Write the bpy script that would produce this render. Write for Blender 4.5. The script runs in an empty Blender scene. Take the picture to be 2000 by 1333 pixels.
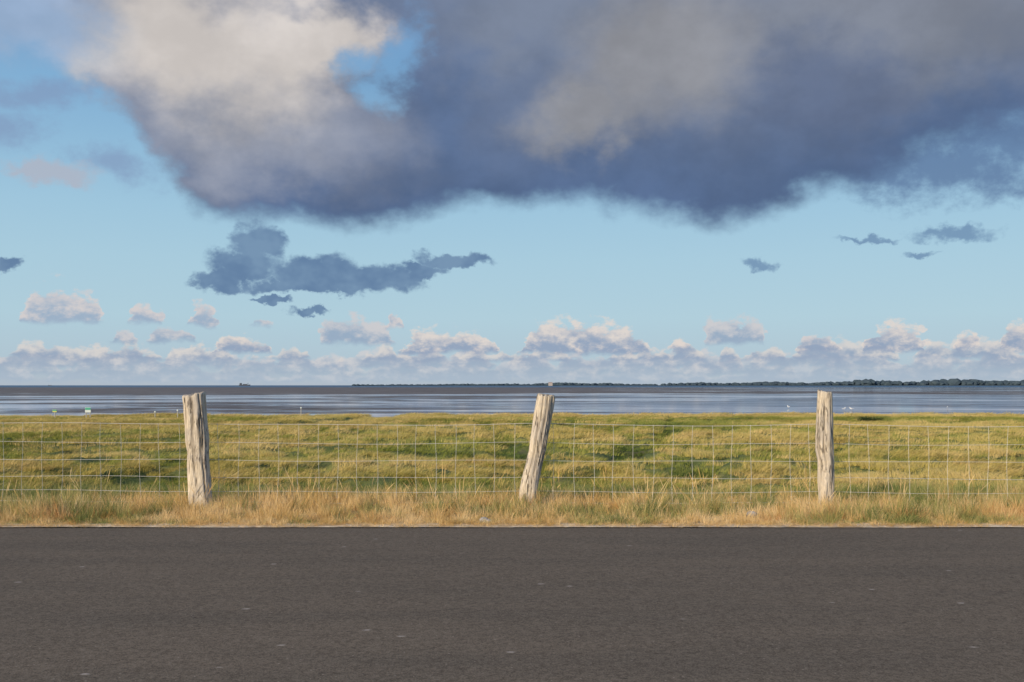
import bpy, math, random
import numpy as np
random.seed(7); rng=np.random.default_rng(7)
F=1944.0; HOR=753.0; H=1.4
S=0.1
sc=bpy.context.scene
sc.view_settings.view_transform='Standard'; sc.view_settings.look='None'
sc.view_settings.exposure=0; sc.view_settings.gamma=1
def lin(c): 
    c=c/255.0
    return c/12.92 if c<=0.04045 else ((c+0.055)/1.055)**2.4
def L(r,g,b,k=1.0): return (lin(r)*k,lin(g)*k,lin(b)*k,1.0)
def link(o):
    sc.collection.objects.link(o); return o
# ---------------------------------------------------------------- camera
cam=bpy.data.cameras.new('camera'); co=link(bpy.data.objects.new('camera',cam))
co.location=(0,0,H); co.rotation_euler=(math.radians(90),0,0)
cam.lens=35; cam.sensor_width=36; cam.shift_y=86.5/2000; cam.clip_end=100000; cam.clip_start=0.05
sc.camera=co
# ---------------------------------------------------------------- sun
SUN_EL=math.radians(20); sd=(-0.68,-0.73)
SUN_ROT=math.atan2(sd[0],sd[1])%(2*math.pi)
sl=bpy.data.lights.new('sun','SUN'); so=link(bpy.data.objects.new('sun',sl))
sl.energy=5.0; sl.angle=math.radians(0.5); sl.color=(1.0,0.84,0.62)
from mathutils import Vector
n_=math.hypot(*sd)
dv=Vector((sd[0]/n_*math.cos(SUN_EL),sd[1]/n_*math.cos(SUN_EL),math.sin(SUN_EL)))
so.rotation_euler=dv.to_track_quat('Z','Y').to_euler(); so.location=dv*50
# ---------------------------------------------------------------- node helpers
class G:
    def __init__(s,nt): s.nt=nt
    def new(s,t,**k):
        n=s.nt.nodes.new(t)
        for a,b in k.items(): setattr(n,a,b)
        return n
    def put(s,sock,v):
        if v is None: return
        if hasattr(v,'is_output'): s.nt.links.new(v,sock)
        else: sock.default_value=v
    def m(s,op,a,b=None,c=None,clamp=False):
        n=s.new('ShaderNodeMath',operation=op,use_clamp=clamp)
        for i,v in enumerate((a,b,c)): s.put(n.inputs[i],v)
        return n.outputs[0]
    def vm(s,op,a,b=None,c=None):
        n=s.new('ShaderNodeVectorMath',operation=op)
        for i,v in enumerate((a,b,c)): s.put(n.inputs[i],v)
        return n.outputs['Value'] if op in('LENGTH','DOT_PRODUCT') else n.outputs[0]
    def noise(s,v,scale,det=4,rough=0.5,dist=0.0,col=False):
        n=s.new('ShaderNodeTexNoise'); s.put(n.inputs['Vector'],v)
        n.inputs['Scale'].default_value=scale; n.inputs['Detail'].default_value=det
        n.inputs['Roughness'].default_value=rough; n.inputs['Distortion'].default_value=dist
        return n.outputs['Color'] if col else n.outputs[0]
    def mr(s,v,a,b,c=0.0,d=1.0,smooth=True):
        n=s.new('ShaderNodeMapRange'); n.interpolation_type='SMOOTHSTEP' if smooth else 'LINEAR'
        for i,x in zip((0,1,2,3,4),(v,a,b,c,d)): s.put(n.inputs[i],x)
        return n.outputs[0]
    def mix(s,f,a,b,mode='MIX'):
        n=s.new('ShaderNodeMix',data_type='RGBA',blend_type=mode)
        s.put(n.inputs[0],f); s.put(n.inputs[6],a); s.put(n.inputs[7],b)
        return n.outputs[2]
    def xyz(s,v):
        n=s.new('ShaderNodeSeparateXYZ'); s.put(n.inputs[0],v); return n.outputs
    def comb(s,x,y,z):
        n=s.new('ShaderNodeCombineXYZ')
        for i,v in enumerate((x,y,z)): s.put(n.inputs[i],v)
        return n.outputs[0]
# ---------------------------------------------------------------- world
w=bpy.data.worlds.new('sky'); sc.world=w; w.use_nodes=True
try: w.cycles.sampling_method='NONE'
except Exception as e: print(e)
nt=w.node_tree; nt.nodes.clear(); g=G(nt)
def uv(px,py):
    az=math.atan((px-1000)/F); el=math.atan((HOR-py)*math.cos(az)/F)
    return az*1.944, el*1.944
tc=g.new('ShaderNodeTexCoord'); D=g.vm('NORMALIZE',tc.outputs['Generated'])
dx,dy,dz=g.xyz(D)
U=g.m('MULTIPLY',g.m('ARCTAN2',dx,dy),1.944)
V=g.m('MULTIPLY',g.m('ARCSINE',dz),1.944)
P=g.comb(U,V,0.0)
Q=g.vm('MULTIPLY',D,(1.944,1.944,2.6))
def minlen(PP,ells,k=0.15):
    acc=None
    for (cx,cy,rx,ry) in ells:
        u,v=uv(cx,cy); sx=1000.0/rx; sy=1000.0/ry
        l=g.vm('LENGTH',g.vm('MULTIPLY_ADD',PP,(sx,sy,0),(-u*sx,-v*sy,0)))
        acc=l if acc is None else (g.m('SMOOTH_MIN',acc,l,k) if k else g.m('MINIMUM',acc,l))
    return acc
def curve(u,pts,outmul,clampv=0.0,ends=None):
    fc=g.new('ShaderNodeFloatCurve'); cv=fc.mapping.curves[0]
    pp=[((a+1.6)/3.2,b/outmul) for a,b in pts]
    e=ends if ends is not None else 0.0
    pp=[(0.0,e/outmul)]+pp+[(1.0,e/outmul)]
    cv.points[0].location=pp[0]; cv.points[1].location=pp[-1]
    for p_ in pp[1:-1]: cv.points.new(*p_)
    fc.mapping.update()
    g.put(fc.inputs['Value'],g.m('DIVIDE',g.m('ADD',u,1.6),3.2)); fc.inputs['Factor'].default_value=1.0
    return g.m('MULTIPLY',fc.outputs[0],outmul)
sky=g.new('ShaderNodeTexSky'); sky.sky_type='NISHITA'; sky.sun_disc=False
sky.sun_elevation=SUN_EL; sky.sun_rotation=SUN_ROT; sky.air_density=1.0; sky.dust_density=0.6; sky.ozone_density=2.0
K=1.0/S
cr=g.new('ShaderNodeValToRGB'); g.put(cr.inputs[0],V)
el_=cr.color_ramp.elements
stops=[(0.0,(176,188,201)),(0.05,(176,198,212)),(0.13,(176,206,220)),(0.24,(169,204,222)),(0.33,(160,199,222)),(0.45,(143,186,217)),(0.60,(120,168,210)),(0.76,(106,155,206)),(1.0,(82,130,190))]
el_[0].position=0; el_[0].color=L(*stops[0][1]); el_[1].position=1.0; el_[1].color=L(*stops[-1][1])
for p_,c_ in stops[1:-1]:
    e=el_.new(p_); e.color=L(*c_)
haze=g.new('ShaderNodeVectorMath',operation='SCALE'); g.put(haze.inputs[0],cr.outputs[0]); haze.inputs[3].default_value=K
col=g.mix(0.95,sky.outputs[0],haze.outputs[0])
W1=g.vm('SUBTRACT',g.noise(Q,18,5,0.60,col=True),(0.5,0.5,0.5))
W2=g.vm('SUBTRACT',g.noise(Q,4.2,5,0.56,col=True),(0.5,0.5,0.5))
# --- low cumulus in receding rows
Pc=g.vm('MULTIPLY_ADD',W1,(0.085,0.034,0),P)
cu,cvv,_=g.xyz(Pc)
bil=g.noise(g.vm('MULTIPLY',D,(1.944,1.944,3.2)),30,4,0.62)
def hump(lst):
    pts=[]
    for (x0,x1,h) in lst:
        q=(x1-x0)
        for f_,hh in ((-0.02,0),(0.12,0.62),(0.35,0.95),(0.6,0.85),(0.82,0.7),(1.02,0)):
            pts.append((uv(x0+q*f_,700)[0],h*hh/1000))
    pts.sort(); return pts
def row(col,base,prof,nthr,namp,seed,topc,botc,alpha,frq=9.0):
    b=(HOR-base)/1000
    h=curve(cu,hump(prof),0.1) if prof else 0.0
    if namp:
        nn=g.noise(g.vm('ADD',g.vm('MULTIPLY',D,(1.944,1.944,0.0)),(seed*3.1,seed*1.7,0)),frq,2,0.5)
        h2=g.mr(nn,nthr,nthr+0.24,0.0,namp/1000.0,False)
        h=g.m('MAXIMUM',h,h2) if prof else h2
    h=g.m('MULTIPLY',h,g.mr(bil,0.3,0.7,0.55,1.42,False))
    dv_=g.m('SUBTRACT',cvv,b)
    t=g.m('DIVIDE',dv_,g.m('MAXIMUM',h,0.001))
    m1=g.m('MULTIPLY',g.mr(dv_,-0.007,0.006),g.mr(t,1.16,0.74))
    m1=g.m('MULTIPLY',m1,g.mr(h,0.002,0.012))
    lit=g.m('ADD',g.m('MULTIPLY',t,0.75),g.m('MULTIPLY',g.m('SUBTRACT',bil,0.5),2.8))
    cc=g.mix(g.mr(lit,0.0,0.85),botc,topc)
    return g.mix(g.m('MULTIPLY',m1,alpha),col,cc)
T=lambda r,g_,b_:L(r,g_,b_,K)
col=row(col,746,[],0.27,28,1,T(192,199,208),T(167,183,200),0.85)
col=row(col,732,[],0.31,30,2,T(198,202,208),T(161,178,196),0.85,13)
col=row(col,719,[(1450,1720,30),(0,260,26)],0.35,32,3,T(205,205,208),T(157,173,193),0.87,15)
col=row(col,706,[(1540,1780,40),(20,240,26),(1830,2000,34)],0.40,34,4,T(214,210,207),T(150,166,189),0.9,15)
col=row(col,690,[(770,1000,46),(1000,1300,64),(1560,1650,34),(1680,1830,56),(1870,1930,30),(1945,2080,50),(400,540,32),(1290,1350,20)],0.60,26,5,T(224,214,207),T(146,162,187),0.92)
col=row(col,672,[(285,395,26),(615,780,52),(1360,1510,48),(210,270,20),(1560,1640,16)],0.70,18,6,T(207,203,205),T(148,167,191),0.85)
col=row(col,640,[(25,222,62),(250,325,34),(368,430,42),(745,790,30),(490,540,12)],0,0,7,T(216,206,204),T(154,172,195),0.85)
# --- dark isolated clouds
Pd=g.vm('MULTIPLY_ADD',W1,(0.10,0.075,0),P)
fine=g.noise(Q,46,4,0.6)
ld=minlen(Pd,[(508,472,50,46),(478,520,76,36),(436,548,54,22),(620,535,115,42),(740,545,84,34),(620,562,175,16),(880,511,84,18),(820,530,50,16),(525,589,40,8),(610,608,48,11),
 (8,517,38,18)],0.10)
ld=g.m('ADD',ld,g.m('MULTIPLY',g.m('SUBTRACT',fine,0.5),0.42))
md=g.mr(ld,1.08,0.62,0.0,0.92)
dcol=g.mix(g.mr(g.noise(Q,12,3,0.6),0.35,0.65),T(92,121,158),T(114,143,174))
col=g.mix(md,col,dcol)
# thin isolated wisps on the right
le=minlen(Pd,[(1868,457,80,13),(1492,514,30,12),(1700,468,60,7),(1790,500,42,7)],0.05)
le=g.m('ADD',le,g.m('MULTIPLY',g.m('SUBTRACT',fine,0.5),0.8))
col=g.mix(g.mr(le,1.15,0.3,0.0,0.78),col,T(104,136,172))
Pw=g.vm('MULTIPLY_ADD',W2,(0.24,0.16,0),P)
lw=minlen(Pw,[(1860,325,190,62),(1740,318,90,42),(1960,270,130,50)],0.12)
lw=g.m('ADD',lw,g.m('MULTIPLY',g.m('SUBTRACT',fine,0.5),1.0))
lw=g.m('ADD',lw,g.m('MULTIPLY',g.xyz(W1)[2],0.9))
col=g.mix(g.mr(lw,1.3,0.25,0.0,0.85),col,T(94,121,160))
lv=minlen(Pw,[(20,250,95,45),(225,335,70,34),(90,180,140,26)],0.15)
lv=g.m('ADD',lv,g.m('ADD',g.m('MULTIPLY',g.m('SUBTRACT',fine,0.5),1.0),g.m('MULTIPLY',g.xyz(W1)[2],0.9)))
col=g.mix(g.mr(lv,1.35,0.1,0.0,0.70),col,T(130,153,188))
lp=minlen(Pd,[(115,335,75,26),(65,325,42,18)],0.1)
lp=g.m('ADD',lp,g.m('MULTIPLY',g.m('SUBTRACT',fine,0.5),0.6))
col=g.mix(g.mr(lp,1.15,0.3,0.0,0.85),col,T(174,181,196))
# --- big overhead cloud
Pb=g.vm('MULTIPLY_ADD',W2,(0.20,0.15,0),P)
Pb=g.vm('MULTIPLY_ADD',W1,(0.06,0.04,0),Pb)
bu,bv,_=g.xyz(Pb)
pts=[(-800,-100),(-300,60),(0,110),(110,125),(185,180),(250,250),(330,345),(400,400),(520,424),(650,445),(800,432),(900,408),(1000,422),(1120,396),(1200,414),(1300,428),(1420,455),(1520,428),(1590,394),(1690,364),(1760,325),(1850,292),(2000,255),(2300,180),(2800,0)]
E=curve(bu,[uv(x,y) for x,y in pts],2.0,ends=1.5)
dd=g.m('SUBTRACT',bv,E)
mb=g.mr(dd,-0.016,0.046)
hole=minlen(Pb,[(775,95,44,62),(755,165,36,34),(715,115,40,26)],0.3)
hole=g.m('ADD',hole,g.m('MULTIPLY',g.m('SUBTRACT',fine,0.5),0.8))
mb=g.m('MULTIPLY',mb,g.mr(hole,1.6,0.2,1.0,0.12))
thin=minlen(Pb,[(20,70,190,120)],0)
mb=g.m('MULTIPLY',mb,g.mr(thin,1.3,0.3,1.0,0.65))
mb=g.m('MULTIPLY',mb,g.mr(V,1.1,1.7,1.0,0.35))
Pl=g.vm('MULTIPLY_ADD',W1,(0.07,0.06,0),g.vm('MULTIPLY_ADD',W2,(0.34,0.28,0),P))
c=g.mix(g.mr(dd,0.0,0.24),T(85,107,143),T(104,119,147))
def lump(c,ell,colr,a,b,st):
    return g.mix(g.mr(minlen(Pl,ell,0.3),a,b,0.0,st),c,colr)
c=lump(c,[(560,320,300,60)],T(112,124,149),1.3,0.2,0.65)
c=lump(c,[(1750,20,460,170)],T(130,136,149),1.3,0.2,0.9)
c=lump(c,[(1000,30,260,120)],T(122,132,151),1.3,0.2,0.8)
c=lump(c,[(1300,110,230,175),(1180,230,150,80)],T(145,147,154),1.25,0.3,0.95)
c=lump(c,[(1620,180,150,110)],T(93,107,135),1.3,0.2,0.8)
c=lump(c,[(850,220,110,170)],T(90,111,146),1.3,0.2,0.85)
c=lump(c,[(450,205,340,125)],T(152,157,171),1.3,0.35,0.9)
c=lump(c,[(400,85,300,135),(600,70,150,90)],T(212,205,200),1.25,0.4,0.95)
c=lump(c,[(20,50,150,90)],T(172,186,210),1.2,0.3,0.9)
md2=g.mr(g.m('ADD',g.m('MULTIPLY',g.xyz(W2)[2],0.8),g.m('MULTIPLY',g.xyz(W1)[2],0.16)),-0.16,0.16,0.88,1.13)
sn=g.new('ShaderNodeVectorMath',operation='SCALE'); g.put(sn.inputs[0],c); g.put(sn.inputs[3],md2)
col=g.mix(mb,col,sn.outputs[0])
col=g.mix(g.mr(dz,-0.002,-0.02),col,L(90,95,90,K))
bg=g.new('ShaderNodeBackground'); g.put(bg.inputs[0],col); bg.inputs[1].default_value=S
out=g.new('ShaderNodeOutputWorld'); nt.links.new(bg.outputs[0],out.inputs[0])
# ---------------------------------------------------------------- material helper
def mat(name):
    m=bpy.data.materials.new(name); m.use_nodes=True; nt=m.node_tree; nt.nodes.clear()
    g=G(nt); b=g.new('ShaderNodeBsdfPrincipled'); o=g.new('ShaderNodeOutputMaterial')
    nt.links.new(b.outputs[0],o.inputs[0]); return m,g,b,o
def simple(name,c,r=0.7,metal=0):
    m,g,b,o=mat(name); b.inputs['Base Color'].default_value=c; b.inputs['Roughness'].default_value=r; b.inputs['Metallic'].default_value=metal
    return m
def pos(g): return g.new('ShaderNodeNewGeometry').outputs['Position']
def bump(g,b,h,st,dist):
    n=g.new('ShaderNodeBump'); g.put(n.inputs['Height'],h); n.inputs['Strength'].default_value=st; n.inputs['Distance'].default_value=dist
    g.put(b.inputs['Normal'],n.outputs[0])
# asphalt
m_as,g,b,o=mat('asphalt')
p=pos(g)
fine=g.noise(p,120,2,0.7); med=g.noise(p,34,3,0.7); big=g.noise(g.vm('MULTIPLY',p,(0.30,1.6,1)),1.0,5,0.65)
ff=g.m('ADD',g.m('MULTIPLY',fine,0.6),g.m('MULTIPLY',med,0.4))
c=g.mix(g.mr(ff,0.34,0.66),(0.090,0.069,0.049,1),(0.215,0.170,0.124,1))
c=g.mix(g.mr(big,0.35,0.68,0,0.85),c,g.mix(1.0,c,(0.82,0.84,0.86,1),'MULTIPLY'))
vo=g.new('ShaderNodeTexVoronoi'); g.put(vo.inputs['Vector'],g.vm('MULTIPLY',p,(1,1,0))); vo.inputs['Scale'].default_value=44
sp=g.m('MULTIPLY',g.mr(vo.outputs['Distance'],0.30,0.14),g.m('GREATER_THAN',g.xyz(vo.outputs['Color'])[0],0.95))
c=g.mix(g.m('MULTIPLY',sp,0.7),c,(0.34,0.28,0.22,1))
vo2=g.new('ShaderNodeTexVoronoi'); g.put(vo2.inputs['Vector'],g.vm('MULTIPLY',p,(5,8,0))); vo2.inputs['Scale'].default_value=1
dist=g.m('ADD',vo2.outputs['Distance'],g.m('MULTIPLY',med,0.25))
sp2=g.m('MULTIPLY',g.mr(dist,0.29,0.17),g.m('GREATER_THAN',g.xyz(vo2.outputs['Color'])[0],0.94))
c=g.mix(g.m('MULTIPLY',sp2,0.75),c,(0.42,0.36,0.30,1))
pit=g.m('MULTIPLY',g.mr(g.noise(p,24,2,0.5),0.68,0.76),0.7)
c=g.mix(pit,c,(0.035,0.028,0.022,1))
g.put(b.inputs['Base Color'],c); b.inputs['Roughness'].default_value=0.95; b.inputs['Specular IOR Level'].default_value=0.12
bump(g,b,fine,0.45,0.006)
# grass materials
def grassmat(name,c1,c2,c3,noisescale,stretch=(1,1,1),transl=0.3,tipc=None,rnd=0.35):
    m,g,b,o=mat(name)
    oi=g.new('ShaderNodeObjectInfo')
    q=g.vm('MULTIPLY',oi.outputs['Location'],stretch)
    f=g.noise(q,noisescale,3,0.65)
    f=g.m('ADD',f,g.m('MULTIPLY',g.m('SUBTRACT',oi.outputs['Random'],0.5),rnd))
    c=g.mix(g.mr(f,0.36,0.50),c1,c2); c=g.mix(g.mr(f,0.50,0.64),c,c3)
    at=g.new('ShaderNodeAttribute',attribute_name='tip')
    if tipc: c=g.mix(g.m('MULTIPLY',at.outputs['Fac'],0.5),c,tipc)
    g.put(b.inputs['Base Color'],c); b.inputs['Roughness'].default_value=0.6; b.inputs['Specular IOR Level'].default_value=0.2
    tr=g.new('ShaderNodeBsdfTranslucent'); g.put(tr.inputs[0],c)
    mx=g.new('ShaderNodeMixShader'); mx.inputs[0].default_value=transl
    g.nt.links.new(b.outputs[0],mx.inputs[1]); g.nt.links.new(tr.outputs[0],mx.inputs[2]); g.nt.links.new(mx.outputs[0],o.inputs[0])
    return m
m_mead=grassmat('marsh_grass',(0.17,0.21,0.036,1),(0.28,0.30,0.052,1),(0.39,0.36,0.085,1),0.25,(0.6,1.0,1),0.25,(0.42,0.39,0.10,1),rnd=0.3)
m_mgr=grassmat('marsh_grass_green',(0.06,0.10,0.02,1),(0.10,0.15,0.03,1),(0.16,0.21,0.042,1),0.25,(0.6,1.0,1),0.25,(0.17,0.21,0.045,1),rnd=0.3)
m_mgo=grassmat('marsh_grass_golden',(0.42,0.35,0.08,1),(0.55,0.43,0.13,1),(0.68,0.50,0.20,1),0.25,(0.6,1.0,1),0.25,(0.66,0.51,0.20,1),rnd=0.3)
m_dry=grassmat('dry_grass',(0.60,0.39,0.14,1),(0.78,0.55,0.24,1),(0.84,0.62,0.32,1),1.2,transl=0.3,rnd=0.5)
m_rust=grassmat('rusty_grass',(0.46,0.23,0.08,1),(0.60,0.33,0.13,1),(0.70,0.45,0.19,1),1.2,transl=0.25,rnd=0.5)
m_grn=grassmat('green_grass',(0.14,0.19,0.05,1),(0.25,0.28,0.08,1),(0.46,0.41,0.15,1),1.0,transl=0.3,rnd=0.6)
m_ter,g,b,o=mat('marsh_turf'); p=pos(g)
n=g.noise(g.vm('MULTIPLY',p,(0.55,1,1)),0.5,6,0.65); n2=g.noise(p,9,4,0.7)
c=g.mix(g.mr(n,0.35,0.65),(0.08,0.11,0.025,1),(0.20,0.20,0.05,1))
c=g.mix(g.mr(n2,0.4,0.7,0,0.4),c,(0.06,0.07,0.02,1))
y_=g.xyz(p)[1]
c=g.mix(g.mr(y_,13.2,12.0),c,g.mix(g.mr(n2,0.3,0.7),(0.24,0.16,0.07,1),(0.46,0.33,0.17,1)))
c=g.mix(g.mr(y_,9.85,9.70),c,g.mix(g.mr(n2,0.3,0.6),(0.50,0.38,0.24,1),(0.85,0.70,0.50,1)))
wet=g.new('ShaderNodeAttribute',attribute_name='mud')
c=g.mix(wet.outputs['Fac'],c,(0.045,0.035,0.025,1))
g.put(b.inputs['Base Color'],c); b.inputs['Roughness'].default_value=0.95
bump(g,b,n2,0.6,0.05)
# ---------------------------------------------------------------- numpy noise
perm=rng.permutation(512)
def vnoise(x,y,seed=0):
    xi=np.floor(x).astype(int); yi=np.floor(y).astype(int); xf=x-xi; yf=y-yi
    u=xf*xf*(3-2*xf); v=yf*yf*(3-2*yf)
    def h(a,b): return perm[(perm[(a+seed*17)%512]+b)%512]/511.0
    return (h(xi,yi)*(1-u)+h(xi+1,yi)*u)*(1-v)+(h(xi,yi+1)*(1-u)+h(xi+1,yi+1)*u)*v
def fbm(x,y,o=4,seed=0,r=0.5):
    s=0;a=1;t=0
    for i in range(o):
        s=s+a*vnoise(x*2**i+i*7.3,y*2**i+i*3.1,seed+i); t+=a; a*=r
    return s/t
def sstep(x,a,b):
    t=np.clip((x-a)/(b-a),0,1); return t*t*(3-2*t)
def segdist(x,y,pl):
    d=np.full(np.shape(x),1e9)
    for (ax,ay),(bx,by) in zip(pl[:-1],pl[1:]):
        vx,vy=bx-ax,by-ay; t=np.clip(((x-ax)*vx+(y-ay)*vy)/(vx*vx+vy*vy),0,1)
        d=np.minimum(d,np.hypot(x-ax-t*vx,y-ay-t*vy))
    return d
ROAD_Y=9.50
ruts=[[(3.3,80),(4.2,60),(5.0,44),(4.2,33),(5.4,25)],[(-1.5,60),(-0.6,48),(0.6,32),(1.3,22),(2.0,18)],[(12.6,80),(10.8,66),(8.0,52),(5.8,40),(2.4,28)],[(16,62),(20,50),(24,45),(26,38)]]
creek=[(-14.5,60),(-12.8,66),(-11.2,71),(-9.8,75),(-10.6,80),(-10,92)]
def edge_y(x): return 84.0+3.0*(fbm(x*0.06+3,x*0+1.5,3,5)-0.5)*2+np.where(x<-25,-3.5*sstep(-x,25,40),0)
def tuss(x,y):
    wx=x+(fbm(x*0.5,y*0.5,2,11)-.5)*2.4; wy=y+(fbm(x*0.5+9,y*0.5,2,12)-.5)*2.4
    t=vnoise(wx*0.62,wy*0.42,1); t2=vnoise(wx*1.5,wy*1.2,2)
    r1=1-np.abs(2*t-1); r2=1-np.abs(2*t2-1)
    return 0.62*r1**0.7+0.38*r2
def terrain(x,y):
    base=-1.0*sstep(y,12.4,17.5)-0.22*sstep(y,20,60)
    far=sstep(y,13.5,18)
    bump=(tuss(x,y)-0.6)*(0.72-0.30*sstep(y,40,80))+(fbm(x*0.11,y*0.13,2,3)-0.5)*(0.3-0.15*sstep(y,40,80))
    cd=segdist(x,y,creek)
    z=base+far*bump*(1-0.6*(1-sstep(cd,2,5)))
    ey=edge_y(x)
    rd=np.full(np.shape(x),1e9)
    for r in ruts: rd=np.minimum(rd,segdist(x+1.6*(fbm(y*0.3,x*0.2,2,8)-0.5),y,r))
    rm=1-sstep(rd,0.15,0.75); z=z-0.28*rm*far
    cm=1-sstep(cd,0.5,1.6); z=z-0.5*cm
    z=z+0.18*(sstep(cd,1.2,2.0)*(1-sstep(cd,2.2,5.0)))
    dr=sstep(y,ey,ey+1.6); z=z*(1-dr)+(-1.75)*dr
    z=z+0.03*(fbm(x*2.5,y*2.5,3,6)-0.4)*sstep(y,9.6,10)
    z=z+0.045*(1-sstep(y,9.75,10.2))
    return z,np.maximum(rm*0.6*far,cm)
def grid(name,xs,ys,fn,m):
    X,Y=np.meshgrid(xs,ys); Z,A=fn(X,Y); nx,ny=len(xs),len(ys)
    me=bpy.data.meshes.new(name); me.vertices.add(nx*ny)
    me.vertices.foreach_set('co',np.stack([X,Y,Z],-1).astype(np.float32).ravel())
    i=np.arange(ny-1)[:,None]*nx+np.arange(nx-1)[None,:]
    q=np.stack([i,i+1,i+nx+1,i+nx],-1).reshape(-1,4)
    me.loops.add(q.size); me.loops.foreach_set('vertex_index',q.ravel().astype(np.int32))
    me.polygons.add(len(q)); me.polygons.foreach_set('loop_start',(np.arange(len(q))*4).astype(np.int32))
    me.polygons.foreach_set('use_smooth',np.ones(len(q),bool))
    me.update(calc_edges=True); me.validate()
    at=me.attributes.new('mud','FLOAT','POINT'); at.data.foreach_set('value',A.astype(np.float32).ravel())
    me.materials.append(m); return link(bpy.data.objects.new(name,me))
grid('salt_marsh_meadow',np.linspace(-85,85,640),np.concatenate([np.linspace(9.45,24,110),np.linspace(24.15,90,400)]),terrain,m_ter)
def plane(name,x0,x1,y0,y1,z,m):
    me=bpy.data.meshes.new(name); me.from_pydata([(x0,y0,z),(x1,y0,z),(x1,y1,z),(x0,y1,z)],[],[(0,1,2,3)])
    me.materials.append(m); return link(bpy.data.objects.new(name,me))
def box(name,x0,x1,y0,y1,z0,z1,m):
    v=[(x,y,z) for z in(z0,z1) for y in(y0,y1) for x in(x0,x1)]
    f=[(0,2,3,1),(4,5,7,6),(0,1,5,4),(2,6,7,3),(0,4,6,2),(1,3,7,5)]
    me=bpy.data.meshes.new(name); me.from_pydata(v,[],f); me.materials.append(m); return link(bpy.data.objects.new(name,me))
xs=np.linspace(-90,90,1500); ex=ROAD_Y+0.07*(fbm(xs*1.4,xs*0+4,4,9)-0.5)
v=[];f=[]
for i,x in enumerate(xs):
    v+= [(x,-3.5,0.045),(x,ex[i],0.045),(x,ex[i]+0.02,-0.1)]
for i in range(len(xs)-1):
    a=i*3; b2=a+3; f+=[(a,b2,b2+1,a+1),(a+1,b2+1,b2+2,a+2)]
me=bpy.data.meshes.new('asphalt_road'); me.from_pydata(v,[],f); me.materials.append(m_as); link(bpy.data.objects.new('asphalt_road',me))
m_gr,g,b,o=mat('turf'); p=pos(g)
g.put(b.inputs['Base Color'],g.mix(g.noise(p,0.8,6,0.6),(0.05,0.07,0.02,1),(0.16,0.15,0.05,1))); b.inputs['Roughness'].default_value=0.95
plane('ground',-30000,30000,-30000,40000,-2.6,m_gr)
plane('grass_embankment',-90,90,-60,-3.4,0.0,m_gr)
# ---------------------------------------------------------------- mudflat and sea
m_mud,g,b,o=mat('wet_mudflat'); p=pos(g); X,Y,_=g.xyz(p)
n1=g.noise(g.comb(g.m('MULTIPLY',X,0.010),g.m('MULTIPLY',Y,0.022),0.0),1.0,7,0.72,0.8)
n2=g.noise(g.comb(g.m('MULTIPLY',X,0.06),g.m('MULTIPLY',Y,0.13),3.0),1.0,5,0.74,0.8)
f=g.m('ADD',g.m('MULTIPLY',n1,0.6),g.m('MULTIPLY',n2,0.4))
f=g.m('ADD',f,g.m('MULTIPLY',g.mr(g.m('DIVIDE',X,Y),-0.3,0.5),0.07))
f=g.m('SUBTRACT',f,g.mr(Y,300,420,0.0,0.14))
f=g.m('ADD',f,g.m('MULTIPLY',g.mr(Y,420,520),g.mr(g.m('DIVIDE',X,Y),-0.1,0.4,0.0,0.11)))
wetf=g.mr(f,0.45,0.535)
mc=g.mix(g.mr(n2,0.3,0.7),(0.075,0.060,0.052,1),(0.20,0.16,0.135,1))
g.put(b.inputs['Base Color'],mc); b.inputs['Roughness'].default_value=0.7; b.inputs['Specular IOR Level'].default_value=0.1
gl=g.new('ShaderNodeBsdfGlossy'); g.put(gl.inputs['Color'],g.mix(g.mr(n1,0.45,0.60),(0.50,0.55,0.62,1),(0.95,0.95,0.98,1))); gl.inputs['Roughness'].default_value=0.05
mx=g.new('ShaderNodeMixShader'); g.put(mx.inputs[0],g.m('MULTIPLY_ADD',wetf,0.80,0.09)); g.nt.links.new(b.outputs[0],mx.inputs[1]); g.nt.links.new(gl.outputs[0],mx.inputs[2]); g.nt.links.new(mx.outputs[0],o.inputs[0])
SEA=1500
plane('mudflat',-6000,6000,70,SEA,-1.6,m_mud)
m_sea,g,b,o=mat('sea_water'); p=pos(g)
n=g.noise(g.vm('MULTIPLY',p,(0.002,0.004,1)),1,6,0.6)
g.put(b.inputs['Base Color'],g.mix(n,(0.06,0.12,0.19,1),(0.12,0.20,0.28,1))); b.inputs['Roughness'].default_value=0.6; b.inputs['Specular IOR Level'].default_value=0.1
plane('sea',-40000,40000,SEA,60000,-1.6,m_sea)
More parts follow.
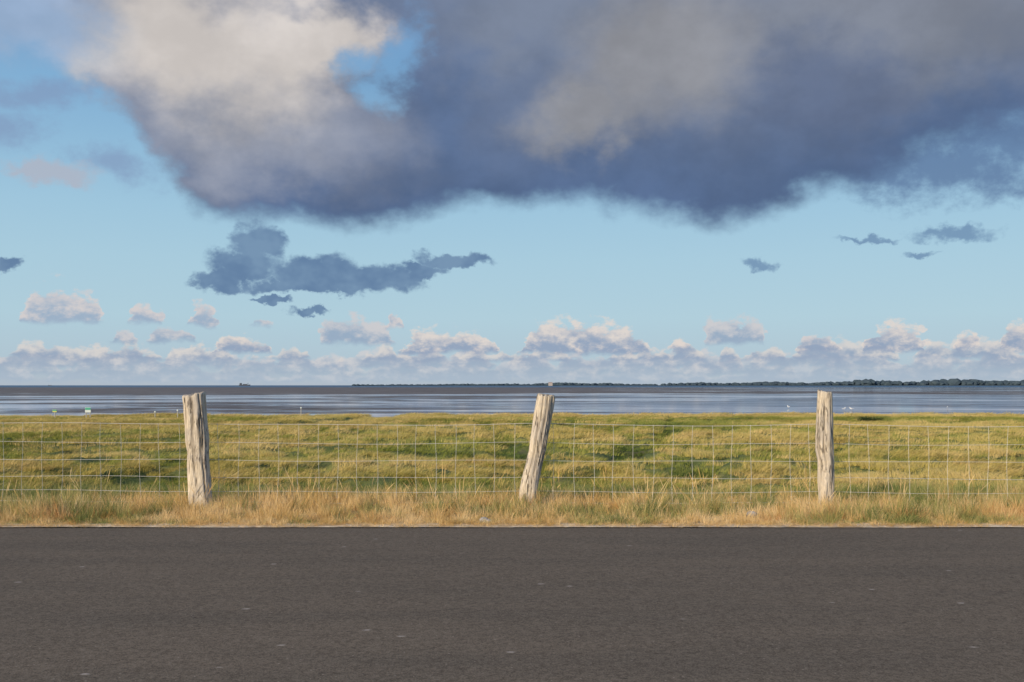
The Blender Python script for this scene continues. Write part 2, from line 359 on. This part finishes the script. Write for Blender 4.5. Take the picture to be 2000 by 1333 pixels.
# ---------------------------------------------------------------- distant shore
import bmesh
m_far,g,b,o=mat('hazed_distant_foliage'); p=pos(g)
g.put(b.inputs['Base Color'],g.mix(g.noise(p,0.03,3,0.6),(0.035,0.06,0.085,1),(0.08,0.105,0.12,1))); b.inputs['Roughness'].default_value=1; b.inputs['Specular IOR Level'].default_value=0  # bluish air haze of the distance is painted into this base colour
bm=bmesh.new(); DD=5000
def pxw(px,d): return (px-1000)/F*d
def crown(bm,x,y,z,rx,rz):
    r=bmesh.ops.create_icosphere(bm,subdivisions=2,radius=1)
    for vv in r['verts']:
        k=1+random.uniform(-0.22,0.22)
        vv.co=Vector((x+vv.co.x*rx*k,y+vv.co.y*rx*k,z+vv.co.z*rz*k))
px=690
while px<2700:
    t=(px-690)/1310
    base=2.2+6.0*t**1.1
    hh=base*(0.55+1.0*float(fbm(np.array(px*0.012),np.array(2.0),3,4)))*random.uniform(0.75,1.15)
    if 1280<px<1294: hh=1.0
    if 1850<px<1870 or 1885<px<1915 or 1675<px<1690: hh+=3.5
    zz=hh*DD/F
    crown(bm,pxw(px,DD)+random.uniform(-4,4),DD+random.uniform(-60,60),-1.6+zz*0.45,zz*random.uniform(0.5,0.9)+4,zz*0.58)
    px+=random.uniform(1.4,3.6)
me=bpy.data.meshes.new('distant_treeline'); bm.to_mesh(me); bm.free(); me.materials.append(m_far); link(bpy.data.objects.new('distant_treeline',me))
vs=[];fs=[];N=80
for k in range(N+1):
    px=640+k*(2200/N); x=pxw(px,DD-80); h=min(1,k/6)*(3.0+1.5*random.random())
    vs+=[(x,DD-90,-1.62),(x,DD-80,-1.6+h),(x,DD+300,-1.6+h)]
for k in range(N):
    a=k*3;c2=a+3; fs+=[(a,c2,c2+1,a+1),(a+1,c2+1,c2+2,a+2)]
me=bpy.data.meshes.new('distant_shore'); me.from_pydata(vs,[],fs); me.materials.append(m_far); link(bpy.data.objects.new('distant_shore',me))
m_w=simple('white_render',(0.36,0.31,0.28,1)); m_rf=simple('roof_tile',(0.30,0.24,0.21,1))
def house(name,x,y,z,wd,dp,h,roof):
    e=link(bpy.data.objects.new(name,None)); e.location=(x,y,z)
    me=bpy.data.meshes.new('walls'); a=wd/2;q=dp/2
    me.from_pydata([(-a,-q,0),(a,-q,0),(a,q,0),(-a,q,0),(-a,-q,h),(a,-q,h),(a,q,h),(-a,q,h)],[],[(0,1,5,4),(1,2,6,5),(2,3,7,6),(3,0,4,7)])
    me.materials.append(m_w); ob=link(bpy.data.objects.new('walls',me)); ob.parent=e
    me=bpy.data.meshes.new('roof'); me.from_pydata([(-a,-q,h),(a,-q,h),(a,q,h),(-a,q,h),(-a,0,h+roof),(a,0,h+roof)],[],[(0,1,5,4),(2,3,4,5),(1,2,5),(3,0,4)])
    me.materials.append(m_rf); ob=link(bpy.data.objects.new('roof',me)); ob.parent=e
house('farmhouse',pxw(1075,DD-120),DD-120,-1,20,14,13,5)
m_hull=simple('ship_hull',(0.04,0.05,0.07,1))
def ship(px,d,l):
    x=pxw(px,d); e=link(bpy.data.objects.new('cargo_ship',None)); e.location=(x,d,-1.6)
    h=l*0.09; a=l/2;q=l*0.07
    me=bpy.data.meshes.new('hull'); me.from_pydata([(-a*.9,-q,0),(a*.88,-q,0),(a*.88,q,0),(-a*.9,q,0),(-a,-q,h),(a,0,h*1.4),(-a,q,h),(a*.8,-q,h),(a*.8,q,h)],[],[(0,1,7,4),(1,5,7),(1,2,5),(2,8,5),(2,3,6,8),(3,0,4,6),(4,7,5,8,6)])
    me.materials.append(m_hull); ob=link(bpy.data.objects.new('hull',me)); ob.parent=e
    for nm,x0,x1,zt in(('bridge',-a*.85,-a*.5,h*2.6),('cargo',-a*.3,a*.4,h*1.7),('mast',a*.55,a*.58,h*2.8)):
        bb=box(nm,x0,x1,-q*.7,q*.7,h*0.9,zt,m_hull); bb.parent=e
ship(478,6000,70); ship(98,6000,22)
# ---------------------------------------------------------------- posts
m_wood,g,b,o=mat('weathered_oak')
tcn=g.new('ShaderNodeTexCoord'); p=tcn.outputs['Object']; 
oi=g.new('ShaderNodeObjectInfo')
p=g.vm('ADD',p,g.comb(g.m('MULTIPLY',oi.outputs['Random'],7.0),0.0,0.0))
ps=g.vm('MULTIPLY',p,(1,1,0.07))
fib=g.noise(ps,110,4,0.6,0.3); fib2=g.noise(g.vm('MULTIPLY',p,(1,1,0.12)),28,5,0.6,0.8)
blot=g.noise(p,6,4,0.6)
c=g.mix(g.mr(fib,0.3,0.7),(0.44,0.36,0.26,1),(0.76,0.66,0.52,1))
c=g.mix(g.mr(blot,0.42,0.62,0,0.6),c,(0.46,0.41,0.36,1))
crk=g.mr(fib2,0.42,0.33)
c=g.mix(g.m('MULTIPLY',crk,0.85),c,(0.10,0.08,0.06,1))
c=g.mix(g.mr(g.noise(g.vm('MULTIPLY',p,(1,1,0.35)),14,4,0.6),0.56,0.66,0,0.8),c,(0.14,0.11,0.085,1))
at=g.new('ShaderNodeAttribute',attribute_name='crack')
c=g.mix(at.outputs['Fac'],c,(0.09,0.07,0.05,1))
g.put(b.inputs['Base Color'],c); b.inputs['Roughness'].default_value=0.85; b.inputs['Specular IOR Level'].default_value=0.2
bump(g,b,g.m('SUBTRACT',g.m('ADD',fib,fib2),crk),1.0,0.010)
PD=11.3
def post(prof,seed,y=PD):
    pr=[(H-(a-HOR)/F*PD,(l-1000)/F*PD,(r-1000)/F*PD) for a,l,r in prof][::-1]
    zs=[q[0] for q in pr]; ls=[q[1] for q in pr]; rs=[q[2] for q in pr]
    NR,NA=110,72; rr=np.random.default_rng(seed)
    zmin=-0.35; ztop=zs[-1]
    ang=np.linspace(0,2*np.pi,NA,endpoint=False)
    cracks=[(rr.uniform(-2.9,-0.25),rr.uniform(0.1,0.5),rr.uniform(0.4,1.0),rr.uniform(-0.15,0.15)) for _ in range(9)]
    cracks[0]=(rr.uniform(-2.0,-1.2),0.75,0.8,0.1); cracks[1]=(rr.uniform(-1.2,-0.6),0.6,0.9,-0.1)
    ox=(ls[0]+rs[0])/2
    V=[];A=[]
    for k in range(NR):
        z=zmin+(ztop-zmin)*k/(NR-1)
        l=np.interp(z,zs,ls); r=np.interp(z,zs,rs); cx=(l+r)/2; hw=(r-l)/2
        cs=np.cos(ang); sn=np.sin(ang)
        e=0.72
        ux=np.sign(cs)*np.abs(cs)**e; uy=np.sign(sn)*np.abs(sn)**e*0.86
        rad=1+0.12*(fbm(cs*1.3+seed,sn*1.3+z*1.6,3,seed)-0.5)*2+0.05*(fbm(ang*3.0+seed*2,ang*0+z*0.7+5,3,seed+1)-0.5)*2
        rad=rad+0.08*(fbm(ang*1.5+z*2,ang*0+z*6,3,seed+3)-0.5)
        cr=np.zeros(NA)
        for (ca,z0,ln,tw) in cracks:
            aa=ca%(2*np.pi)+tw*z+0.05*math.sin(z*9+ca)
            dA=np.abs((ang-aa+np.pi)%(2*np.pi)-np.pi)
            zf=float(sstep(np.array(z),z0,z0+0.15)*(1-sstep(np.array(z),z0+ln,z0+ln+0.2)))
            cr=np.maximum(cr,np.clip(1-dA/0.10,0,1)*zf)
        rad=rad-0.12*cr
        zt=z
        if k>NR-5: zt=z+(0.020*cs*(1 if seed%2 else -0.6)+0.045*(fbm(ang*3.2,ang*0+seed,3,seed)-0.5)-0.02*cr)*((k-NR+5)/4)
        for j in range(NA):
            V.append((cx-ox+hw*ux[j]*rad[j], hw*uy[j]*rad[j], zt if np.isscalar(zt) else zt[j])); A.append(cr[j]*0.8)
    Fc=[]
    for k in range(NR-1):
        for j in range(NA):
            a=k*NA+j; b_=k*NA+(j+1)%NA; Fc.append((a,b_,b_+NA,a+NA))
    last=(NR-1)*NA; prev=last
    cxm=np.mean([V[last+j][0] for j in range(NA)]); zt_=np.mean([V[last+j][2] for j in range(NA)])
    for s_ in (0.9,0.6,0.3):
        st=len(V)
        for j in range(NA):
            x,yy,z=V[last+j]
            V.append((cxm+(x-cxm)*s_,yy*s_,zt_+(z-zt_)*s_+0.006+0.014*(random.random()-0.5))); A.append(0.15)
        for j in range(NA): Fc.append((prev+j,prev+(j+1)%NA,st+(j+1)%NA,st+j))
        prev=st
    V.append((cxm,0,zt_)); A.append(0.3)
    for j in range(NA): Fc.append((prev+j,prev+(j+1)%NA,len(V)-1))
    me=bpy.data.meshes.new('wooden_fence_post'); me.from_pydata(V,[],Fc); me.update()
    for pl in me.polygons: pl.use_smooth=True
    at=me.attributes.new('crack','FLOAT','POINT'); at.data.foreach_set('value',np.array(A,np.float32))
    me.materials.append(m_wood); ob=link(bpy.data.objects.new('wooden_fence_post',me)); ob.location=(ox,y,0); return ob
P1=[(772,359,400),(790,360,401),(830,362,404),(860,364,407),(885,368,407),(905,367,408),(940,368,411),(970,370,413),(1000,370,415)]
P2=[(773,1050,1084),(800,1045,1081),(850,1037,1072),(880,1033,1067),(905,1028,1060),(940,1018,1053),(970,1013,1047),(1000,1008,1042)]
P3=[(767,1597,1625),(800,1595,1626),(850,1593,1627),(880,1594,1628),(900,1598,1629),(940,1599,1629),(970,1600,1627),(1000,1600,1626)]
post(P1,3); post(P2,4); post(P3,6)
post([(a,l-610,r-610) for a,l,r in P1],11); post([(a,l+600,r+600) for a,l,r in P3],12)
post([(a,l-1220,r-1220) for a,l,r in P1],13); post([(a,l+1210,r+1210) for a,l,r in P3],14)
# ---------------------------------------------------------------- wire fence
m_wire=simple('galvanised_wire',(0.60,0.58,0.53,1),0.5,0.0)
V=[];Fc=[]
def tube(pts,r,n=4):
    st=len(V); P_=[Vector(q) for q in pts]
    for i,q in enumerate(P_):
        t=(P_[min(i+1,len(P_)-1)]-P_[max(i-1,0)]).normalized()
        a=t.cross(Vector((0,1,0))); 
        if a.length<1e-3: a=t.cross(Vector((1,0,0)))
        a.normalize(); b_=t.cross(a)
        for k in range(n):
            th=2*math.pi*k/n; V.append(tuple(q+(a*math.cos(th)+b_*math.sin(th))*r))
    for i in range(len(P_)-1):
        for k in range(n):
            a=st+i*n+k; b2=st+i*n+(k+1)%n; Fc.append((a,b2,b2+n,a+n))
YW=PD+0.125
posts_x=[-10.7,-7.1,-3.56,0.18,3.54,7.02,10.6]
wz=[0.962,0.745,0.545,0.350,0.185,0.06]
def wirez(i,x):
    s=0
    for a,b_ in zip(posts_x[:-1],posts_x[1:]):
        if a<=x<=b_: t=(x-a)/(b_-a); s=4*t*(1-t)
    tilt=-0.012*(x/4) if x>0 else 0.0
    left=0.02*max(0,min(1,(-x-3.5)/1.5))
    return wz[i]-0.018*s*(1-i*0.12)+tilt+left+0.006*math.sin(x*2.1+i*1.7)
xsw=np.arange(-10.7,10.61,0.0757)
for i in range(6):
    tube([(x,YW+0.006*math.sin(x*3+i),wirez(i,x)) for x in xsw],0.0025 if i in(0,5) else 0.0019)
xx=-10.6; k=0
while xx<10.6:
    jx=0.006*math.sin(k*1.9)
    tube([(xx+jx+0.008*math.sin(k*2.3+i*1.3)+0.010*(1-i/5)*math.sin(k*0.37),YW+0.004,wirez(i,xx)) for i in range(6)],0.0019)
    for i in range(6):
        z=wirez(i,xx); x0=xx+jx+0.008*math.sin(k*2.3+i*1.3)+0.010*(1-i/5)*math.sin(k*0.37)
        tube([(x0,YW,z-0.006),(x0,YW,z+0.006)],0.0036)
    xx+=0.2262; k+=1
me=bpy.data.meshes.new('wire_mesh_fence'); me.from_pydata(V,[],Fc); me.materials.append(m_wire); link(bpy.data.objects.new('wire_mesh_fence',me))
# ---------------------------------------------------------------- grass tufts
def tuft_mesh(name,n,rad,lmin,lmax,wid,lean,curl,m,head=0.0,seg=4,spread=1.0,flat=0):
    V=[];Fc=[];T=[]
    for _ in range(n):
        a=random.uniform(0,2*math.pi); r=rad*math.sqrt(random.random())
        bx,by=r*math.cos(a),r*math.sin(a)
        ln=random.uniform(lmin,lmax); ha=a+random.gauss(0,0.6)
        hx,hy=math.cos(ha)*spread*random.random()+lean, math.sin(ha)*spread*random.random()
        tilt=random.uniform(0.1,0.5)
        wa=random.uniform(0,math.pi); wx,wy=math.cos(wa),math.sin(wa)
        x,y,z=bx,by,0.0; st=len(V)
        for s in range(seg+1):
            t=s/seg; w_=wid*(1-t*0.85)*random.uniform(0.8,1.1)*0.5
            if head and t>0.7: w_=wid*head*(0.5 if t<0.99 else 0.1)
            V.append((x-wx*w_,y-wy*w_,z)); V.append((x+wx*w_,y+wy*w_,z)); T+= [t,t]
            bend=tilt+curl*t
            k=ln/seg
            ux,uy,uz=hx*math.sin(bend),hy*math.sin(bend),math.cos(bend) if not flat else 0.05
            q=math.sqrt(ux*ux+uy*uy+uz*uz)+1e-6
            x+=ux/q*k; y+=uy/q*k; z+=uz/q*k
            if z<0.005: z=0.005
        for s in range(seg):
            a0=st+2*s; Fc.append((a0,a0+1,a0+3,a0+2))
    me=bpy.data.meshes.new(name); me.from_pydata(V,[],Fc); at=me.attributes.new('tip','FLOAT','POINT'); at.data.foreach_set('value',np.array(T,np.float32))
    me.materials.append(m); return bpy.data.objects.new(name,me)
def coll(name,obs):
    c=bpy.data.collections.new(name)
    for o in obs: c.objects.link(o)
    return c
def instancer(name,pts,rot,scl,idx,c):
    me=bpy.data.meshes.new(name); me.vertices.add(len(pts)); me.vertices.foreach_set('co',np.asarray(pts,np.float32).ravel())
    a=me.attributes.new('rot','FLOAT_VECTOR','POINT'); a.data.foreach_set('vector',np.asarray(rot,np.float32).ravel())
    a=me.attributes.new('scl','FLOAT_VECTOR','POINT'); a.data.foreach_set('vector',np.asarray(scl,np.float32).ravel())
    a=me.attributes.new('idx','INT','POINT'); a.data.foreach_set('value',np.asarray(idx,np.int32))
    ob=link(bpy.data.objects.new(name,me))
    ng=bpy.data.node_groups.new(name,'GeometryNodeTree')
    ng.interface.new_socket('Geometry',in_out='INPUT',socket_type='NodeSocketGeometry'); ng.interface.new_socket('Geometry',in_out='OUTPUT',socket_type='NodeSocketGeometry')
    N=ng.nodes; i=N.new('NodeGroupInput'); o=N.new('NodeGroupOutput'); ip=N.new('GeometryNodeInstanceOnPoints')
    ci=N.new('GeometryNodeCollectionInfo'); ci.inputs[0].default_value=c; ci.inputs['Separate Children'].default_value=True; ci.inputs['Reset Children'].default_value=True
    def na(n,t):
        x=N.new('GeometryNodeInputNamedAttribute'); x.data_type=t; x.inputs[0].default_value=n; return x.outputs['Attribute']
    l=ng.links.new; l(i.outputs[0],ip.inputs['Points']); l(ci.outputs[0],ip.inputs['Instance']); ip.inputs['Pick Instance'].default_value=True
    l(na('idx','INT'),ip.inputs['Instance Index'])
    e2r=N.new('FunctionNodeEulerToRotation'); l(na('rot','FLOAT_VECTOR'),e2r.inputs[0]); l(e2r.outputs[0],ip.inputs['Rotation'])
    l(na('scl','FLOAT_VECTOR'),ip.inputs['Scale']); l(ip.outputs[0],o.inputs[0])
    md=ob.modifiers.new('scatter','NODES'); md.node_group=ng
    return ob
mt=[]
for pre,mm in (('a_green',m_mgr),('b_mid',m_mead),('c_gold',m_mgo)):
    mt+=[tuft_mesh('%s_%d'%(pre,i),80,0.22,0.14,0.28,0.009,0.9,1.3,mm,spread=1.0,seg=3) for i in range(2)]
    mt+=[tuft_mesh('%s_%d'%(pre,i+2),80,0.38,0.16,0.30,0.015,0.9,1.3,mm,spread=1.0,seg=2) for i in range(2)]
def marsh(N,d0,d1,lod,pw):
    d=d0+(d1-d0)*rng.random(N)**pw
    x=(rng.random(N)*2-1)*(0.58*d+3)
    z,a=terrain(x,d)
    ok=(a<0.75)&(d<edge_y(x)+0.4); x,d,z,a=x[ok],d[ok],z[ok],a[ok]; n=len(x)
    ra=(fbm(x*0.22,d*0.22,2,21)-0.5)*5.0+rng.normal(0,0.45,n)
    ts=tuss(x,d)
    sc_=(0.50+0.75*ts)*(0.75+0.5*rng.random(n))*(1+0.003*(d-15))
    patch=fbm(x*0.09,d*0.16,3,41)
    cd=segdist(x,d,creek)
    val=ts*1.25+(patch-0.5)*1.0+rng.normal(0,0.09,n)+0.6*sstep(d,74,82)-0.8*a+0.5*(1-sstep(cd,3,7))
    kind=np.where(val<0.66,0,np.where(val<1.03,1,2))
    return np.stack([x,d,z-0.02],-1),np.stack([rng.normal(0,0.08,n),rng.normal(0,0.08,n),ra],-1),np.stack([sc_,sc_,sc_*0.60],-1),kind*4+lod*2+rng.integers(0,2,n)
A_=marsh(10500,14.0,33.0,0,0.8); B_=marsh(23000,33.0,88.0,1,0.85)
instancer('marsh_grass',*[np.concatenate([p_,q_]) for p_,q_ in zip(A_,B_)],coll('marsh_tufts',mt))
# verge
vt=[tuft_mesh('a_dry_%d'%i,55,0.09,0.10,0.24,0.0045,0.25,0.9,m_dry) for i in range(3)]
vt+=[tuft_mesh('b_rust_%d'%i,45,0.09,0.10,0.26,0.0045,0.2,0.8,m_rust) for i in range(2)]
vt+=[tuft_mesh('c_green_%d'%i,50,0.10,0.10,0.26,0.005,0.25,1.0,m_grn) for i in range(2)]
vt+=[tuft_mesh('d_stalk_%d'%i,5,0.10,0.30,0.62,0.0032,0.25,0.45,m_dry,head=2.6,seg=7) for i in range(3)]
vt+=[tuft_mesh('e_straw_%d'%i,26,0.14,0.08,0.22,0.005,0.0,1.2,m_dry,flat=1) for i in range(2)]
c_v=coll('verge_tufts',vt)
N=12500
x=(rng.random(N)*2-1)*9; y=9.68+(17.5-9.68)*rng.random(N)**1.35
z,_=terrain(x,y)
gn=fbm(x*0.9,y*1.3,3,31); rn=fbm(x*0.7+5,y*1.5,3,33)
u=rng.random(N)
greenp=np.clip((gn-0.42)*2.4,0.05,0.7)+0.8*sstep(y,11.4,12.6)
rustp=np.clip((rn-0.5)*3,0,0.6)*sstep(y,9.6,10.0)*(1-sstep(y,10.8,11.8))
idx=np.where(u<greenp,rng.integers(5,7,N),np.where(u<greenp+rustp,rng.integers(3,5,N),rng.integers(0,3,N)))
hfac=0.30+0.58*sstep(y,9.66,10.4)*(0.2+1.5*(fbm(x*0.8,y*0.6,3,35)-0.12))
hfac*= (1-0.25*sstep(y,12.0,13.5))
s=hfac*(0.6+0.9*rng.random(N)**2)
instancer('verge_grass',np.stack([x,y,z-0.01],-1),np.stack([rng.normal(0,0.15,N),rng.normal(0,0.15,N),rng.random(N)*6.28],-1),np.stack([0.6+0.4*s,0.6+0.4*s,s],-1),idx,c_v)
N=400
cx=np.array([pxw(q,PD) for q in (30,120,180,390,420,560,580,600,710,790,805,820,960,1060,1110,1250,1280,1370,1450,1550,1650,1790,1900)])
x=np.where(rng.random(N)<0.65,cx[rng.integers(0,len(cx),N)]+rng.normal(0,0.14,N),(rng.random(N)*2-1)*9)
y=10.3+2.1*rng.random(N); z,_=terrain(x,y); s=0.26+0.62*rng.random(N)**2.2
instancer('seed_grass',np.stack([x,y,z-0.01],-1),np.stack([rng.normal(0,0.24,N),rng.normal(0,0.24,N),rng.random(N)*6.28],-1),np.stack([s,s,s],-1),rng.integers(7,10,N),c_v)
N=1500
x=(rng.random(N)*2-1)*9; y=ROAD_Y+0.06+rng.normal(0.03,0.05,N)
s=0.35+0.5*rng.random(N)
instancer('straw_litter',np.stack([x,y,np.full(N,0.05)],-1),np.stack([np.zeros(N),np.zeros(N),rng.random(N)*6.28],-1),np.stack([s,s*0.5,s*0.5],-1),rng.integers(10,12,N),c_v)
# ---------------------------------------------------------------- signs, gulls
m_pole=simple('grey_pole',(0.35,0.34,0.32,1)); m_sw=simple('sign_white',(0.55,0.60,0.58,1),0.5); m_sg=simple('sign_green',(0.03,0.30,0.20,1),0.5); m_yel=simple('sign_yellow',(0.5,0.5,0.12,1),0.5)
def sign(name,px,py,wpx,hpx,d,mb,mt_,two):
    x=pxw(px,d); zc=H-(py-HOR)/F*d; w_=wpx/F*d; h=hpx/F*d
    zg=float(terrain(np.array([x]),np.array([d]))[0][0])
    e=link(bpy.data.objects.new(name,None)); e.location=(x,d,zg); z0=zc-zg
    for k,ox in enumerate((-w_*.35,w_*.35) if two else (0,)):
        q=box('leg_%d'%(k+1),ox-0.03,ox+0.03,0.02,0.08,-0.2,z0,m_pole); q.parent=e
    q=box('board',-w_/2,w_/2,-0.02,0.02,z0-h/2,z0+h/2,mb); q.parent=e
    q=box('header_panel',-w_/2*.94,w_/2*.94,-0.03,-0.0225,z0-h*0.02,z0+h*0.46,mt_); q.parent=e
sign('information_sign',172,801,11,10,76,m_sw,m_sg,True)
sign('nature_reserve_sign',107,803,8,5,76,m_yel,m_sg,False)
def pole(px,d,top):
    x=pxw(px,d); zg=float(terrain(np.array([x]),np.array([d]))[0][0]); zt=H-(top-HOR)/F*d
    e=link(bpy.data.objects.new('marker_pole',None)); e.location=(x,d,zg)
    q=box('shaft',-0.025,0.025,-0.025,0.025,-0.2,zt-zg,m_pole); q.parent=e
    q=box('cap',-0.05,0.05,-0.05,0.05,zt-zg,zt-zg+0.1,m_sw); q.parent=e
pole(588,79,798); pole(303,76,806); pole(347,76,803)
m_gull=simple('gull_feathers',(0.6,0.6,0.6,1)); m_gw=simple('gull_wing',(0.35,0.37,0.4,1)); m_bk=simple('gull_beak',(0.6,0.35,0.05,1))
def gull(px,py,rot):
    d=3.0*F/(py-HOR); x=pxw(px,d)
    bm=bmesh.new()
    def ell(cx,cz,rx,ry,rz,tilt=0,mi=0):
        r=bmesh.ops.create_uvsphere(bm,u_segments=12,v_segments=8,radius=1)
        for v_ in r['verts']:
            X_,Y_,Z_=v_.co; k=1-0.45*max(0,-X_)
            X_*=rx;Y_*=ry*k;Z_*=rz*k
            v_.co=Vector((cx+X_*math.cos(tilt)-Z_*math.sin(tilt),Y_,cz+X_*math.sin(tilt)+Z_*math.cos(tilt)))
            for f_ in v_.link_faces: f_.material_index=mi
    ell(0,0.24,0.20,0.085,0.09,0.1); ell(0.17,0.33,0.07,0.05,0.09,0.6); ell(0.21,0.40,0.055,0.045,0.048); ell(-0.05,0.265,0.22,0.09,0.07,0.05,1); ell(-0.24,0.24,0.12,0.04,0.02,0,0); ell(0.28,0.39,0.04,0.012,0.012,0,2)
    for s_ in(-0.03,0.03): ell(0.0,0.08,0.008,0.008,0.1,0,2)
    me=bpy.data.meshes.new('gull'); bm.to_mesh(me); bm.free()
    for q in(m_gull,m_gw,m_bk): me.materials.append(q)
    ob=link(bpy.data.objects.new('gull',me)); ob.location=(x,d,-1.6); ob.rotation_euler=(0,0,rot); ob.scale=(0.9,)*3
for px,py,r in((1648,802,0.2),(1663,802,2.9),(1850,800,1.0),(1540,798,2.0)): gull(px,py,r)
m_st,g,b,o=mat('pale_stone'); g.put(b.inputs['Base Color'],g.mix(g.noise(pos(g),40,4,0.6),(0.28,0.25,0.22,1),(0.45,0.41,0.37,1)))
for px,py,r in((945,1026,0.05),(1468,1014,0.055),(955,1028,0.03)):
    d=H*F/(py-HOR); bm=bmesh.new(); bmesh.ops.create_icosphere(bm,subdivisions=3,radius=r)
    for v_ in bm.verts: v_.co*=1+0.3*(float(fbm(np.array(v_.co.x*30+9),np.array(v_.co.z*30+v_.co.y*20),2,3))-0.5); v_.co.z*=0.65
    me=bpy.data.meshes.new('stone'); bm.to_mesh(me); bm.free(); me.materials.append(m_st)
    ob=link(bpy.data.objects.new('stone',me)); ob.location=(pxw(px,d),d,0.05)
m_sh=grassmat('shrub_leaves',(0.03,0.05,0.012,1),(0.05,0.08,0.02,1),(0.08,0.11,0.03,1),2.0,transl=0.2)
V=[];Fc=[]
def leaf(c,s):
    st=len(V); n1_=Vector((random.gauss(0,1),random.gauss(0,1),random.gauss(0,1))).normalized(); t=n1_.orthogonal().normalized(); b_=n1_.cross(t)
    for a_,b2 in((-1,0),(0,-.5),(1,0),(0,.5)): V.append(tuple(c+t*a_*s+b_*b2*s))
    Fc.append((st,st+1,st+2,st+3))
for k in range(7):
    cx_=random.uniform(-1.0,1.0); cz=random.uniform(0.1,0.25)
    for _ in range(350):
        v_=Vector((random.gauss(0,.3),random.gauss(0,.3),random.gauss(0,.13))); leaf(Vector((cx_,0,cz))+v_,random.uniform(.03,.06))
me=bpy.data.meshes.new('shrub'); me.from_pydata(V,[],Fc); me.materials.append(m_sh)
ob=link(bpy.data.objects.new('shrub',me)); dsh=68; xsh=pxw(1705,dsh); ob.location=(xsh,dsh,float(terrain(np.array([xsh]),np.array([float(dsh)]))[0][0])+0.05); ob.scale=(0.8,0.8,0.7)
